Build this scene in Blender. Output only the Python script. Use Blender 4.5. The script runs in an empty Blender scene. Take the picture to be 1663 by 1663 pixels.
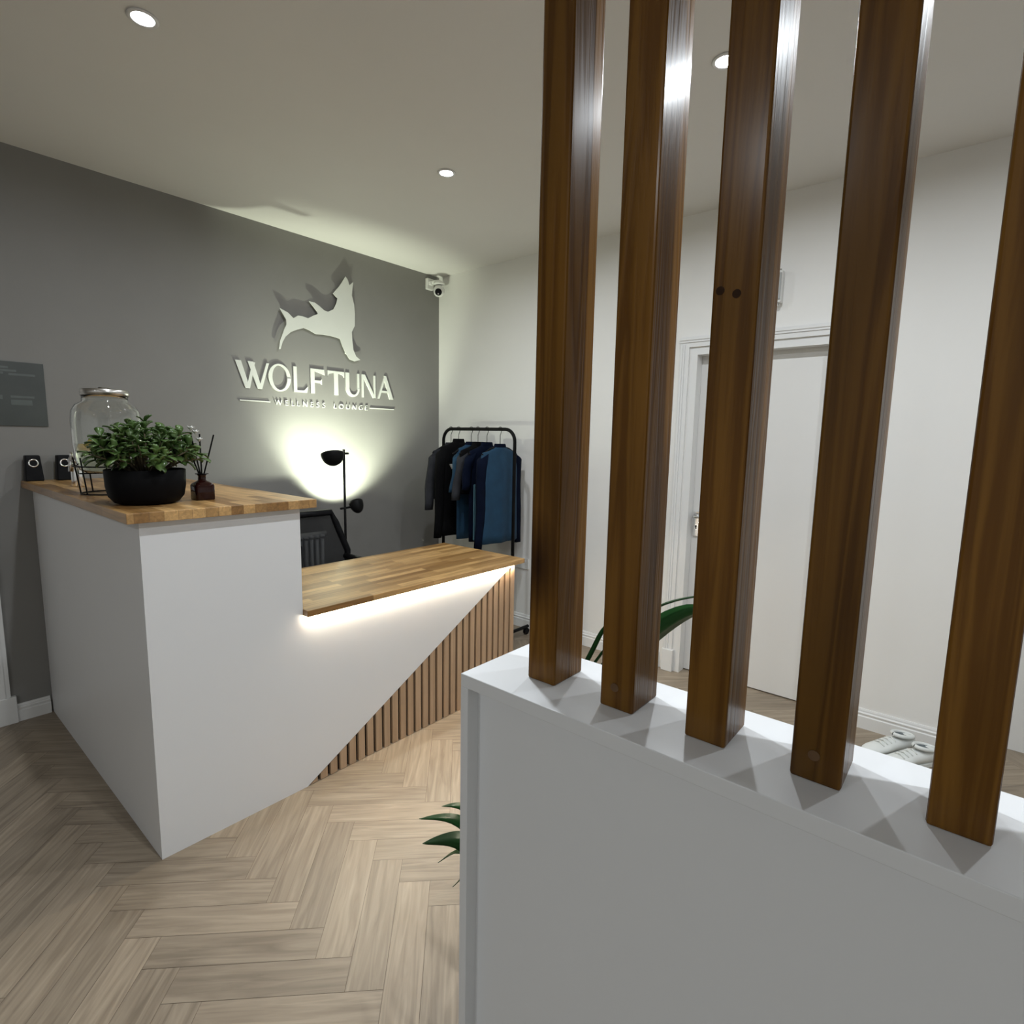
import bpy, bmesh, math, random
from mathutils import Vector, Matrix
random.seed(7)
S = bpy.context.scene
COL = S.collection
PI = math.pi

# ------------------------------------------------------------------ camera
cam_data = bpy.data.cameras.new('camera')
cam_data.sensor_width = 36.0
cam_data.lens = 36.0 * 902.49 / 1663.0
cam_data.clip_start = 0.02
camera = bpy.data.objects.new('camera', cam_data)
COL.objects.link(camera)
yaw, pitch, roll = 0.6981, -0.1327, 0.0190
fw = Vector((-math.sin(yaw) * math.cos(pitch), math.cos(yaw) * math.cos(pitch), math.sin(pitch)))
r0 = Vector((math.cos(yaw), math.sin(yaw), 0)); u0 = r0.cross(fw)
rt = r0 * math.cos(roll) + u0 * math.sin(roll); up = -r0 * math.sin(roll) + u0 * math.cos(roll)
m = Matrix((rt, up, -fw)).transposed().to_4x4()
m.translation = Vector((3.6836, -3.3658, 1.5))
camera.matrix_world = m
S.camera = camera

# ------------------------------------------------------------------ world, exposure
w = bpy.data.worlds.new('world'); S.world = w; w.use_nodes = True
w.node_tree.nodes['Background'].inputs[0].default_value = (0.5, 0.55, 0.6, 1)
w.node_tree.nodes['Background'].inputs[1].default_value = 0.02
S.view_settings.view_transform = 'Standard'
S.view_settings.look = 'None'
S.view_settings.exposure = 0.0
S.view_settings.gamma = 1.0
S.view_settings.use_curve_mapping = False

H = 2.8366                       # ceiling height
DOWN_W = 6.8                    # watts of each ceiling downlight
SPOT_W = 95.0                    # lower reading head of the floor lamp
LAMP_W = 10.0                     # floor lamp bulb
STRIP = 165.0                     # LED strip emission
DOWN_COL = (0.93, 0.99, 1.04)

# ------------------------------------------------------------------ helpers
class MB:
    """collects shapes (world coordinates) and links them as one mesh"""
    def __init__(s): s.bm = bmesh.new(); s.uv = None
    def box(s, x0, x1, y0, y1, z0, z1, M=None):
        vs = [Vector((x, y, z)) for z in (z0, z1) for y in (y0, y1) for x in (x0, x1)]
        if M: vs = [M @ v for v in vs]
        v = [s.bm.verts.new(p) for p in vs]
        for f in ((0,2,3,1),(4,5,7,6),(0,1,5,4),(2,6,7,3),(0,4,6,2),(1,3,7,5)):
            s.bm.faces.new([v[i] for i in f])
        return s
    def prism(s, pts, d):
        """pts: 3D outline, extruded along vector d"""
        d = Vector(d)
        a = [s.bm.verts.new(Vector(p)) for p in pts]; b = [s.bm.verts.new(Vector(p) + d) for p in pts]
        s.bm.faces.new(a); s.bm.faces.new(b[::-1])
        n = len(pts)
        for i in range(n):
            s.bm.faces.new((a[i], b[i], b[(i+1) % n], a[(i+1) % n]))
        return s
    def tube(s, pts, r, seg=10, cap=True, r_end=None):
        pts = [Vector(p) for p in pts]; n = len(pts); rings = []; prev = None
        for i, p in enumerate(pts):
            t = (pts[min(i+1, n-1)] - pts[max(i-1, 0)]).normalized()
            if prev is None:
                a = Vector((0,0,1)) if abs(t.z) < .9 else Vector((1,0,0)); a = (a - t*a.dot(t)).normalized()
            else:
                a = (prev - t*prev.dot(t)).normalized()
            prev = a; b = t.cross(a)
            rr = r if r_end is None else r + (r_end - r) * i / (n-1)
            rings.append([s.bm.verts.new(p + (a*math.cos(q) + b*math.sin(q))*rr) for q in [2*PI*k/seg for k in range(seg)]])
        for i in range(n-1):
            for k in range(seg):
                s.bm.faces.new((rings[i][k], rings[i][(k+1)%seg], rings[i+1][(k+1)%seg], rings[i+1][k]))
        if cap:
            s.bm.faces.new(rings[0][::-1]); s.bm.faces.new(rings[-1])
        return s
    def lathe(s, prof, c, seg=32, M=None, close=True):
        """prof: list of (r, z) ; around c"""
        c = Vector(c); rings = []
        for r, z in prof:
            if r < 1e-5:
                p = Vector((0, 0, z)); p = (M @ p if M else p) + c
                rings.append([s.bm.verts.new(p)])
            else:
                ring = []
                for k in range(seg):
                    q = 2*PI*k/seg; p = Vector((r*math.cos(q), r*math.sin(q), z)); p = (M @ p if M else p) + c
                    ring.append(s.bm.verts.new(p))
                rings.append(ring)
        for i in range(len(rings)-1):
            a, b = rings[i], rings[i+1]
            if len(a) == 1 and len(b) == 1: continue
            for k in range(seg):
                if len(a) == 1: s.bm.faces.new((a[0], b[(k+1)%seg], b[k]))
                elif len(b) == 1: s.bm.faces.new((a[k], a[(k+1)%seg], b[0]))
                else: s.bm.faces.new((a[k], a[(k+1)%seg], b[(k+1)%seg], b[k]))
        if close:
            if len(rings[0]) > 1: s.bm.faces.new(rings[0][::-1])
            if len(rings[-1]) > 1: s.bm.faces.new(rings[-1])
        return s
    def loft(s, rings, closed_ends=True):
        R = [[s.bm.verts.new(Vector(p)) for p in ring] for ring in rings]
        n = len(R[0])
        for i in range(len(R)-1):
            for k in range(n):
                s.bm.faces.new((R[i][k], R[i][(k+1)%n], R[i+1][(k+1)%n], R[i+1][k]))
        if closed_ends:
            s.bm.faces.new(R[0][::-1]); s.bm.faces.new(R[-1])
        return s
    def build(s, name, mat, parent=None, smooth=False, bevel=0.0, bseg=2, sub=0, solid=0.0):
        bm = s.bm
        off = Vector(parent['_o']) if parent is not None and '_o' in parent else Vector((0,0,0))
        if parent is None and name_origin:   # a single-mesh thing gets its origin at its base centre
            xs = [v.co for v in bm.verts]
            lo = Vector([min(c[i] for c in xs) for i in range(3)]); hi = Vector([max(c[i] for c in xs) for i in range(3)])
            off = Vector(((lo.x+hi.x)/2, (lo.y+hi.y)/2, lo.z))
        for v in bm.verts: v.co -= off
        bmesh.ops.recalc_face_normals(bm, faces=bm.faces)
        me = bpy.data.meshes.new(name); bm.to_mesh(me); bm.free()
        o = bpy.data.objects.new(name, me); COL.objects.link(o)
        if parent is not None: o.parent = parent
        if parent is None: o.location = off; 
        o['_o'] = tuple(off)
        if mat: me.materials.append(mat)
        if smooth:
            for p in me.polygons: p.use_smooth = True
        if solid:
            md = o.modifiers.new('solid', 'SOLIDIFY'); md.thickness = solid; md.offset = 0
        if bevel:
            md = o.modifiers.new('bevel', 'BEVEL'); md.width = bevel; md.segments = bseg; md.limit_method = 'ANGLE'; md.angle_limit = math.radians(40)
        if sub:
            md = o.modifiers.new('sub', 'SUBSURF'); md.levels = sub; md.render_levels = sub
        return o
name_origin = True

def tag(o, label, cat, group=None):
    o['label'] = label; o['category'] = cat
    if group: o['group'] = group
    return o
def thing(name, label, cat, loc, group=None):
    o = bpy.data.objects.new(name, None); COL.objects.link(o)
    o.location = loc; o.empty_display_size = .05; o['_o'] = tuple(loc)
    return tag(o, label, cat, group)
def struct(o):
    o['kind'] = 'structure'; return o
def bx(name, mat, parent, a, bevel=0.0, **k):
    return MB().box(*a).build(name, mat, parent, bevel=bevel, **k)
def dup(root, loc, label, group=None):
    r = root.copy(); COL.objects.link(r); r.location = loc; r['label'] = label; r['_o'] = tuple(loc)
    if group: r['group'] = group
    for ch in list(root.children):
        c = ch.copy(); COL.objects.link(c); c.parent = r
        for g in list(ch.children):
            d = g.copy(); COL.objects.link(d); d.parent = c
    return r

# ------------------------------------------------------------------ materials
def lin(r, g, b):
    f = lambda c: (c/255/12.92) if c/255 <= .04045 else ((c/255+.055)/1.055)**2.4
    return (f(r), f(g), f(b), 1)
def mat(name, col, rough=.5, metal=0, **k):
    mm = bpy.data.materials.new(name); mm.use_nodes = True
    b = mm.node_tree.nodes['Principled BSDF']
    b.inputs['Base Color'].default_value = col if len(col) == 4 else (*col, 1)
    b.inputs['Roughness'].default_value = rough; b.inputs['Metallic'].default_value = metal
    if max(b.inputs['Base Color'].default_value[:3]) < .05: b.inputs['Specular IOR Level'].default_value = .07
    for a, v in k.items(): b.inputs[a.replace('_', ' ')].default_value = v
    return mm
def nodes(mm): return mm.node_tree.nodes, mm.node_tree.links, mm.node_tree.nodes['Principled BSDF']
def noisy(name, c1, c2, scale=6, rough=.5, bump=0.0, bscale=None, detail=4, stretch=(1,1,1), **k):
    mm = mat(name, c1, rough, **k); N, L, b = nodes(mm)
    tc = N.new('ShaderNodeTexCoord'); mp = N.new('ShaderNodeMapping'); mp.inputs['Scale'].default_value = stretch
    no = N.new('ShaderNodeTexNoise'); no.inputs['Scale'].default_value = scale; no.inputs['Detail'].default_value = detail
    cr = N.new('ShaderNodeValToRGB'); cr.color_ramp.elements[0].position = .3; cr.color_ramp.elements[1].position = .7
    cr.color_ramp.elements[0].color = c1 if len(c1)==4 else (*c1,1); cr.color_ramp.elements[1].color = c2 if len(c2)==4 else (*c2,1)
    L.new(tc.outputs['Object'], mp.inputs[0]); L.new(mp.outputs[0], no.inputs['Vector']); L.new(no.outputs['Fac'], cr.inputs[0]); L.new(cr.outputs[0], b.inputs['Base Color'])
    if bump:
        n2 = N.new('ShaderNodeTexNoise'); n2.inputs['Scale'].default_value = bscale or scale*4
        L.new(mp.outputs[0], n2.inputs['Vector'])
        bp = N.new('ShaderNodeBump'); bp.inputs['Strength'].default_value = bump; bp.inputs['Distance'].default_value = .002
        L.new(n2.outputs['Fac'], bp.inputs['Height']); L.new(bp.outputs[0], b.inputs['Normal'])
    return mm

M_ceil = noisy('ceiling_paint', (.70,.685,.655), (.72,.705,.675), 2, .75, .06, 120)
M_grey = noisy('grey_wall_paint', (.205,.199,.188), (.217,.211,.200), 3, .62, .08, 140)
M_white = noisy('white_wall_paint', (.76,.75,.725), (.78,.77,.745), 2, .65, .06, 140)
M_trim = noisy('white_trim_gloss', (.72,.72,.71), (.74,.74,.73), 4, .3)
M_door = noisy('door_paint', (.71,.70,.68), (.73,.72,.70), 2, .4)
M_desk = noisy('white_satin_board', (.69,.69,.695), (.71,.71,.715), 1.5, .42)
M_melamine = noisy('white_melamine', (.70,.71,.72), (.72,.73,.74), 1.5, .33)
M_black = noisy('black_metal', (.006,.006,.006), (.009,.009,.009), 20, .42)
M_blackplastic = noisy('black_plastic', (.006,.006,.007), (.010,.010,.011), 20, .35)
M_blackpot = noisy('black_matt_ceramic', (.0025,.0025,.003), (.004,.004,.0045), 12, .55)
M_chrome = mat('chrome', (.8,.8,.8), .14, 1)
M_steel = noisy('brushed_steel', (.45,.43,.40), (.6,.58,.55), 60, .3, metal=1)
M_signw = noisy('pale_sign_acrylic', (.60,.61,.57), (.63,.64,.60), 5, .45)
M_whiteplastic = noisy('white_plastic', (.70,.70,.68), (.73,.73,.71), 10, .35)
M_backing = noisy('black_felt', (.010,.007,.005), (.018,.012,.009), 50, .9)
M_soil = noisy('potting_soil', (.02,.014,.01), (.05,.035,.025), 60, .95, .6, 80)

def emit(name, col, s):
    mm = bpy.data.materials.new(name); mm.use_nodes = True; N = mm.node_tree.nodes; L = mm.node_tree.links
    b = N['Principled BSDF']; b.inputs['Base Color'].default_value = (.8,.8,.8,1)
    b.inputs['Emission Color'].default_value = (*col, 1); b.inputs['Emission Strength'].default_value = s
    return mm
M_bulb = emit('downlight_bulb', DOWN_COL, 30)
M_strip = emit('warm_led_strip', (1.0, .90, .72), STRIP)
M_lampbulb = emit('lamp_bulb', (.93, 1.0, .80), 20)

def wood_post():
    mm = mat('stained_pine', (.1,.05,.015), .36); N, L, b = nodes(mm)
    tc = N.new('ShaderNodeTexCoord'); oi = N.new('ShaderNodeObjectInfo')
    off = N.new('ShaderNodeVectorMath'); off.operation = 'ADD'
    sc = N.new('ShaderNodeVectorMath'); sc.operation = 'SCALE'; sc.inputs['Scale'].default_value = 23.0
    geo = N.new('ShaderNodeObjectInfo')
    L.new(geo.outputs['Location'], sc.inputs[0]); L.new(tc.outputs['Object'], off.inputs[0]); L.new(sc.outputs[0], off.inputs[1])
    mp = N.new('ShaderNodeMapping'); mp.inputs['Scale'].default_value = (22, 22, .9)
    L.new(off.outputs[0], mp.inputs[0])
    n1 = N.new('ShaderNodeTexNoise'); n1.inputs['Scale'].default_value = 1.6; n1.inputs['Detail'].default_value = 5; n1.inputs['Distortion'].default_value = .6
    L.new(mp.outputs[0], n1.inputs['Vector'])
    wv = N.new('ShaderNodeMath'); wv.operation = 'MULTIPLY'; wv.inputs[1].default_value = 34
    sn = N.new('ShaderNodeMath'); sn.operation = 'SINE'
    L.new(n1.outputs['Fac'], wv.inputs[0]); L.new(wv.outputs[0], sn.inputs[0])
    # knots
    mk = N.new('ShaderNodeMapping'); mk.inputs['Scale'].default_value = (9, 9, 4.2); L.new(off.outputs[0], mk.inputs[0])
    vo = N.new('ShaderNodeTexVoronoi'); vo.inputs['Scale'].default_value = .62; L.new(mk.outputs[0], vo.inputs['Vector'])
    kr = N.new('ShaderNodeValToRGB'); kr.color_ramp.elements[0].position = .05; kr.color_ramp.elements[1].position = .17
    kr.color_ramp.elements[0].color = (.22,.18,.15,1); kr.color_ramp.elements[1].color = (1,1,1,1)
    L.new(vo.outputs['Distance'], kr.inputs[0])
    cr = N.new('ShaderNodeValToRGB')
    e = cr.color_ramp.elements; e[0].position = 0; e[0].color = (.122,.051,.0075,1); e[1].position = 1; e[1].color = (.195,.090,.0150,1)
    mr = N.new('ShaderNodeMapRange'); mr.inputs[1].default_value = -1; mr.inputs[2].default_value = 1
    L.new(sn.outputs[0], mr.inputs[0]); L.new(mr.outputs[0], cr.inputs[0])
    # slow stain variation
    n2 = N.new('ShaderNodeTexNoise'); n2.inputs['Scale'].default_value = 1.0; mp2 = N.new('ShaderNodeMapping'); mp2.inputs['Scale'].default_value = (9,9,2.2)
    L.new(off.outputs[0], mp2.inputs[0]); L.new(mp2.outputs[0], n2.inputs['Vector'])
    r2 = N.new('ShaderNodeMapRange'); r2.inputs[1].default_value = .3; r2.inputs[2].default_value = .7; r2.inputs[3].default_value = .48; r2.inputs[4].default_value = 1.22
    L.new(n2.outputs['Fac'], r2.inputs[0])
    m1 = N.new('ShaderNodeMix'); m1.data_type = 'RGBA'; m1.blend_type = 'MULTIPLY'; m1.inputs[0].default_value = 1
    L.new(cr.outputs[0], m1.inputs[6]); L.new(kr.outputs[0], m1.inputs[7])
    m2 = N.new('ShaderNodeVectorMath'); m2.operation = 'SCALE'
    L.new(m1.outputs[2], m2.inputs[0]); L.new(r2.outputs[0], m2.inputs['Scale']); L.new(m2.outputs[0], b.inputs['Base Color'])
    bp = N.new('ShaderNodeBump'); bp.inputs['Strength'].default_value = .25; bp.inputs['Distance'].default_value = .001
    L.new(sn.outputs[0], bp.inputs['Height']); L.new(bp.outputs[0], b.inputs['Normal'])
    b.inputs['Coat Weight'].default_value = .25; b.inputs['Coat Roughness'].default_value = .2; b.inputs['Specular IOR Level'].default_value = .06
    return mm
M_post = wood_post()

def butcher(name, along_y):
    mm = mat(name, (.4,.25,.12), .32); N, L, b = nodes(mm)
    tc = N.new('ShaderNodeTexCoord'); mp = N.new('ShaderNodeMapping')
    if along_y: mp.inputs['Rotation'].default_value = (0, 0, PI/2)
    L.new(tc.outputs['Object'], mp.inputs[0])
    br = N.new('ShaderNodeTexBrick'); br.inputs['Scale'].default_value = 1; br.inputs['Mortar Size'].default_value = .0006
    br.inputs['Brick Width'].default_value = .36; br.inputs['Row Height'].default_value = .043; br.offset = .37; br.squash = 1.4; br.squash_frequency = 3
    br.inputs['Color1'].default_value = (.23,.115,.035,1); br.inputs['Color2'].default_value = (.58,.350,.140,1); br.inputs['Mortar'].default_value = (.20,.11,.045,1)
    L.new(mp.outputs[0], br.inputs['Vector'])
    no = N.new('ShaderNodeTexNoise'); mp2 = N.new('ShaderNodeMapping'); mp2.inputs['Scale'].default_value = (5,80,80) ; L.new(mp.outputs[0], mp2.inputs[0])
    L.new(mp2.outputs[0], no.inputs['Vector']); no.inputs['Scale'].default_value = 1; no.inputs['Detail'].default_value = 6; no.inputs['Distortion'].default_value = .8
    mr = N.new('ShaderNodeMapRange'); mr.inputs[1].default_value = .3; mr.inputs[2].default_value = .7; mr.inputs[3].default_value = .70; mr.inputs[4].default_value = 1.22
    L.new(no.outputs['Fac'], mr.inputs[0])
    sc = N.new('ShaderNodeVectorMath'); sc.operation = 'SCALE'; L.new(br.outputs['Color'], sc.inputs[0]); L.new(mr.outputs[0], sc.inputs['Scale'])
    L.new(sc.outputs[0], b.inputs['Base Color'])
    return mm
M_top_x = butcher('oiled_worktop_across', False)
M_top_y = butcher('oiled_worktop_along', True)
M_slat = noisy('oak_slat', (.36,.235,.14), (.48,.33,.21), 1.0, .5, 0, stretch=(60,60,2.2), detail=6)

def floor_mat():
    mm = mat('pale_oak_herringbone', (.4,.3,.2), .42); N, L, b = nodes(mm)
    uv = N.new('ShaderNodeUVMap'); uv.uv_map = 'UVMap'
    at = N.new('ShaderNodeAttribute'); at.attribute_name = 'tone'
    mp = N.new('ShaderNodeMapping'); mp.inputs['Scale'].default_value = (3.2, 42, 1); L.new(uv.outputs[0], mp.inputs[0])
    no = N.new('ShaderNodeTexNoise'); no.inputs['Scale'].default_value = 1; no.inputs['Detail'].default_value = 7; no.inputs['Distortion'].default_value = 1.2
    L.new(mp.outputs[0], no.inputs['Vector'])
    cr = N.new('ShaderNodeValToRGB'); e = cr.color_ramp.elements
    e[0].position = .25; e[0].color = (.190,.148,.105,1); e[1].position = .72; e[1].color = (.345,.280,.205,1)
    L.new(no.outputs['Fac'], cr.inputs[0])
    sc = N.new('ShaderNodeVectorMath'); sc.operation = 'SCALE'; L.new(cr.outputs[0], sc.inputs[0]); L.new(at.outputs['Fac'], sc.inputs['Scale'])
    L.new(sc.outputs[0], b.inputs['Base Color'])
    bp = N.new('ShaderNodeBump'); bp.inputs['Strength'].default_value = .12; bp.inputs['Distance'].default_value = .001
    L.new(no.outputs['Fac'], bp.inputs['Height']); L.new(bp.outputs[0], b.inputs['Normal'])
    return mm
M_floor = floor_mat()

# ------------------------------------------------------------------ room shell
X1, Y1, Y0 = 5.7, .25, -6.6
def build_floor():
    wd, ln = .104, .475
    s2 = math.sqrt(2); ox, oy = 1.948, -2.892
    bm = bmesh.new(); uvl = bm.loops.layers.uv.new('UVMap'); tl = bm.loops.layers.float_color.new('tone')
    def clip(poly):
        for ax, lim, sg in ((0,-.05,1),(0,X1+.05,-1),(1,Y0-.05,1),(1,Y1+.05,-1)):
            out = []
            for i in range(len(poly)):
                a, c = poly[i], poly[(i+1) % len(poly)]
                ia = (a[0][ax]-lim)*sg >= 0; ic = (c[0][ax]-lim)*sg >= 0
                if ia: out.append(a)
                if ia != ic:
                    t = (lim-a[0][ax])/(c[0][ax]-a[0][ax])
                    out.append((a[0].lerp(c[0], t), (a[1][0]+(c[1][0]-a[1][0])*t, a[1][1]+(c[1][1]-a[1][1])*t)))
            poly = out
            if len(poly) < 3: return None
        return poly
    g = .0006
    def plank(u0, u1, v0, v1, horiz):
        t = random.uniform(.84, 1.12); ru, rv = random.uniform(0, 40), random.uniform(0, 40)
        P = []
        for (u, v) in ((u0+g, v0+g), (u1-g, v0+g), (u1-g, v1-g), (u0+g, v1-g)):
            wpt = Vector((ox + (u+v)/s2, oy + (u-v)/s2, 0))
            q = (u-u0+ru, v-v0+rv) if horiz else (v-v0+ru, u-u0+rv)
            P.append((wpt, q))
        P = clip(P)
        if not P: return
        f = bm.faces.new([bm.verts.new(p[0]) for p in P])
        for l, p in zip(f.loops, P): l[uvl].uv = p[1]; l[tl] = (t, t, t, 1)
    for j in range(-14, 15):
        for k in range(-70, 90):
            a, b_ = k*wd + j*ln, k*wd - j*ln
            cx, cy = ox + (a+b_)/s2, oy + (a-b_)/s2
            if not (-1 < cx < X1+1 and Y0-1 < cy < Y1+1): continue
            plank(a, a+ln, b_, b_+wd, True)
            plank(a, a+wd, b_+wd, b_+wd+ln, False)
    for f in bm.faces:
        if f.normal.z < 0: f.normal_flip()
    # solid base just below so joints read as dark lines
    me = bpy.data.meshes.new('floor'); 
    bm.normal_update()
    for f in bm.faces:
        if f.normal.z < 0: f.normal_flip()
    n0 = len(bm.faces)
    vs = [bm.verts.new(p) for p in ((-.1,Y0-.1,-.002),(X1+.1,Y0-.1,-.002),(X1+.1,Y1+.1,-.002),(-.1,Y1+.1,-.002),(-.1,Y0-.1,-.1),(X1+.1,Y0-.1,-.1),(X1+.1,Y1+.1,-.1),(-.1,Y1+.1,-.1))]
    for q in ((0,1,2,3),(7,6,5,4),(0,4,5,1),(1,5,6,2),(2,6,7,3),(3,7,4,0)):
        f = bm.faces.new([vs[i] for i in q]); f.material_index = 1
    bm.to_mesh(me); bm.free()
    me.materials.append(M_floor); me.materials.append(noisy('floor_joint', (.12,.085,.06), (.14,.10,.07), 5, .8))
    o = bpy.data.objects.new('floor', me); COL.objects.link(o); struct(o)
build_floor()
struct(bx('ceiling', M_ceil, None, (-.1, X1+.1, Y0-.1, Y1+.1, H, H+.1)))
struct(bx('wall_left', M_grey, None, (-.1, 0, Y0, 0, 0, H)))
DX0, DX1, DZ = 2.262, 3.09, 2.062            # door opening in the back wall
wb = MB(); wb.box(-.1, DX0, 0, .1, 0, H); wb.box(DX1, 3.70, 0, .1, 0, H); wb.box(DX0, DX1, 0, .1, DZ, H)
struct(wb.build('wall_back', M_white))
struct(bx('wall_recess', M_white, None, (3.60, X1+.1, Y1, Y1+.1, 0, H)))
struct(bx('wall_recess_side', M_white, None, (3.60, 3.70, .1, Y1, 0, H)))
struct(bx('wall_right', M_white, None, (X1, X1+.1, Y0, Y1, 0, H)))
struct(bx('wall_front', M_white, None, (-.1, X1+.1, Y0-.1, Y0, 0, H)))

def skirting(name, p0, p1, n, h=.105):
    """moulded board from p0 to p1, projecting along n"""
    prof = [(0,0),(.018,0),(.018,h*.62),(.013,h*.66),(.013,h*.74),(.016,h*.76),(.016,h*.80),(.009,h*.85),(.009,h*.92),(.006,h),(0,h)]
    p0, p1, n = Vector(p0), Vector(p1), Vector(n)
    mb = MB(); mb.prism([p0 + n*a + Vector((0,0,b)) for a, b in prof], p1-p0)
    return struct(mb.build(name, M_trim))
skirting('baseboard_back', (.02, 0, 0), (2.165, 0, 0), (0,-1,0))
skirting('baseboard_back_right', (3.185, 0, 0), (3.70, 0, 0), (0,-1,0))
skirting('baseboard_left', (0, -2.93, 0), (0, -2.79, 0), (1,0,0), .09)
skirting('baseboard_left_far', (0, -2.20, 0), (0, -.03, 0), (1,0,0), .105)

# back door (structure with parts)
dr = bpy.data.objects.new('door_1', None); COL.objects.link(dr); dr.location = (DX0, 0, 0); dr['_o'] = (DX0, 0, 0); struct(dr)
mb = MB()
W = .078
def strip(mb, x0, x1, z0, z1, vert, flip=False, dd=0.0):
    # stepped moulding: three overlapping thicknesses
    for k, (a, b_, d) in enumerate(((0,1,.012),(.12,.55,.018),(.12,.34,.023))):
        d += dd
        if vert:
            xa, xb = (x0+(x1-x0)*a, x0+(x1-x0)*b_) if not flip else (x1-(x1-x0)*b_, x1-(x1-x0)*a)
            mb.box(xa, xb, -d, 0, z0, z1)
        else:
            mb.box(x0, x1, -d, 0, z1-(z1-z0)*b_, z1-(z1-z0)*a)
strip(mb, DX0-W+.012, DX0+.012-.02, .14, DZ+.02, True)
strip(mb, DX1-.012+.02, DX1+W-.012, .14, DZ+.02, True, True)
strip(mb, DX0-W+.012, DX1+W-.012, DZ+.004, DZ+W-.012, False, dd=.0006)
mb.build('architrave', M_trim, dr)
for x0 in (DX0-W+.008, DX1-.004): bx('plinth_block', M_trim, dr, (x0, x0+.074, -.028, 0, 0, .145), .002)
mb = MB(); mb.box(DX0-.0, DX0+.03, 0, .13, 0, DZ); mb.box(DX1-.03, DX1, 0, .13, 0, DZ); mb.box(DX0+.03, DX1-.03, 0, .13, DZ-.03, DZ)
mb.box(DX0+.03, DX0+.042, 0, .075, 0, DZ-.03); mb.box(DX1-.042, DX1-.03, 0, .075, 0, DZ-.03); mb.box(DX0+.042, DX1-.042, 0, .075, DZ-.042, DZ-.03)
mb.build('door_lining', M_trim, dr)
leaf = bx('door_leaf', M_door, dr, (DX0+.034, DX1-.034, .078, .118, .006, DZ-.034), .002)
mb = MB(); mb.box(DX0+.052, DX0+.092, .066, .078, .90, 1.06)
hp = mb.build('handle_plate', M_chrome, leaf, bevel=.004); hp['label'] = 'chrome handle plate with keyhole'
mb = MB(); mb.tube([(DX0+.072, .066, 1.03), (DX0+.072, .02, 1.03), (DX0+.085, .008, 1.03), (DX0+.19, .008, 1.028)], .009, 10)
mb.tube([(DX0+.072, .067, 1.03), (DX0+.072, .055, 1.03)], .016, 14)
mb.build('lever_handle', M_chrome, leaf, smooth=True)
mb = MB(); mb.tube([(DX0+.072, .0665, .965), (DX0+.072, .0645, .965)], .006, 12); mb.box(DX0+.069, DX0+.075, .0645, .0665, .948, .963)
mb.build('keyhole', M_blackplastic, leaf)

# door on the grey wall, at the far left edge of the view
d2 = bpy.data.objects.new('door_2', None); COL.objects.link(d2); d2.location = (0, -3.4, 0); d2['_o'] = (0, -3.4, 0); struct(d2)
mb = MB()
for (a, b_, c_, d_) in ((-3.02, -2.945, 0, 2.06), (-3.86, -3.785, 0, 2.06)):
    mb.box(0, .016, a, b_, c_, d_); mb.box(0, .022, a+.012, b_-.02, c_, d_)
mb.box(0, .016, -3.86, -2.945, 2.06, 2.135); mb.box(0, .022, -3.86, -2.945, 2.08, 2.12)
mb.build('architrave', M_trim, d2)
bx('plinth_block', M_trim, d2, (0, .028, -3.03, -2.925, 0, .14), .002)
bx('plinth_block', M_trim, d2, (0, .028, -3.87, -3.78, 0, .14), .002)
bx('door_leaf', M_door, d2, (0.0, .008, -3.785, -3.02, .006, 2.06), .002)

# ------------------------------------------------------------------ reception desk
D, E, E2, F = 1.612, -2.781, -2.222, -.861
desk = thing('reception_desk', 'white L-shaped reception desk with tall end and diagonal oak slat front', 'reception desk', (.8, -1.9, 0))
bx('tall_body', M_desk, desk, (.003, D, E, E2, 0, 1.206))
mb = MB(); mb.box(1.02, D-.016, E2, F, 0, .62); mb.box(.985, D-.016, E2, F, .62, .757)
mb.build('low_body', M_desk, desk)
mb = MB(); mb.box(D-.016, D-.0145, E2+.001, F-.001, .001, .756)
mb.build('slat_backing', M_backing, desk)
zd = lambda y: .758 * (y - (-2.225)) / (-.872 + 2.225)
mb = MB(); mb.prism([(D-.0145, E2, .002), (D-.0145, -.869, .757), (D-.0145, E2, .757)], (.0145, 0, 0))
mb.build('front_panel', M_desk, desk)
pitch_ = .0487
y = F - .0005
k = 0
while y - .0335 > E2:
    ya, yb = max(y-.0335, E2+.002), y
    za, zb = max(zd(ya)-.003, 0.003), max(min(zd(yb)-.003, .756), .004)
    if zb > .012:
        mb = MB()
        pts = [(D-.0145, ya, .002), (D-.0145, yb, .002), (D-.0145, yb, zb), (D-.0145, ya, za)]
        if za <= .006: pts = [(D-.0145, ya, .002), (D-.0145, yb, .002), (D-.0145, yb, zb)]
        mb.prism(pts, (.0135, 0, 0))
        mb.build('slat', M_slat, desk)
    y -= pitch_; k += 1
bx('tall_worktop', M_top_x, desk, (.003, D+.036, E-.042, E2+.055, 1.206, 1.240), .002)
bx('low_worktop', M_top_y, desk, (.945, D+.036, E2+.001, F+.050, .758, .785), .002)
st = bx('light_strip', M_strip, desk, (D+.003, D+.012, E2+.012, F+.004, .7505, .7575)); st['label'] = 'glowing warm white strip under the low worktop'

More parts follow.
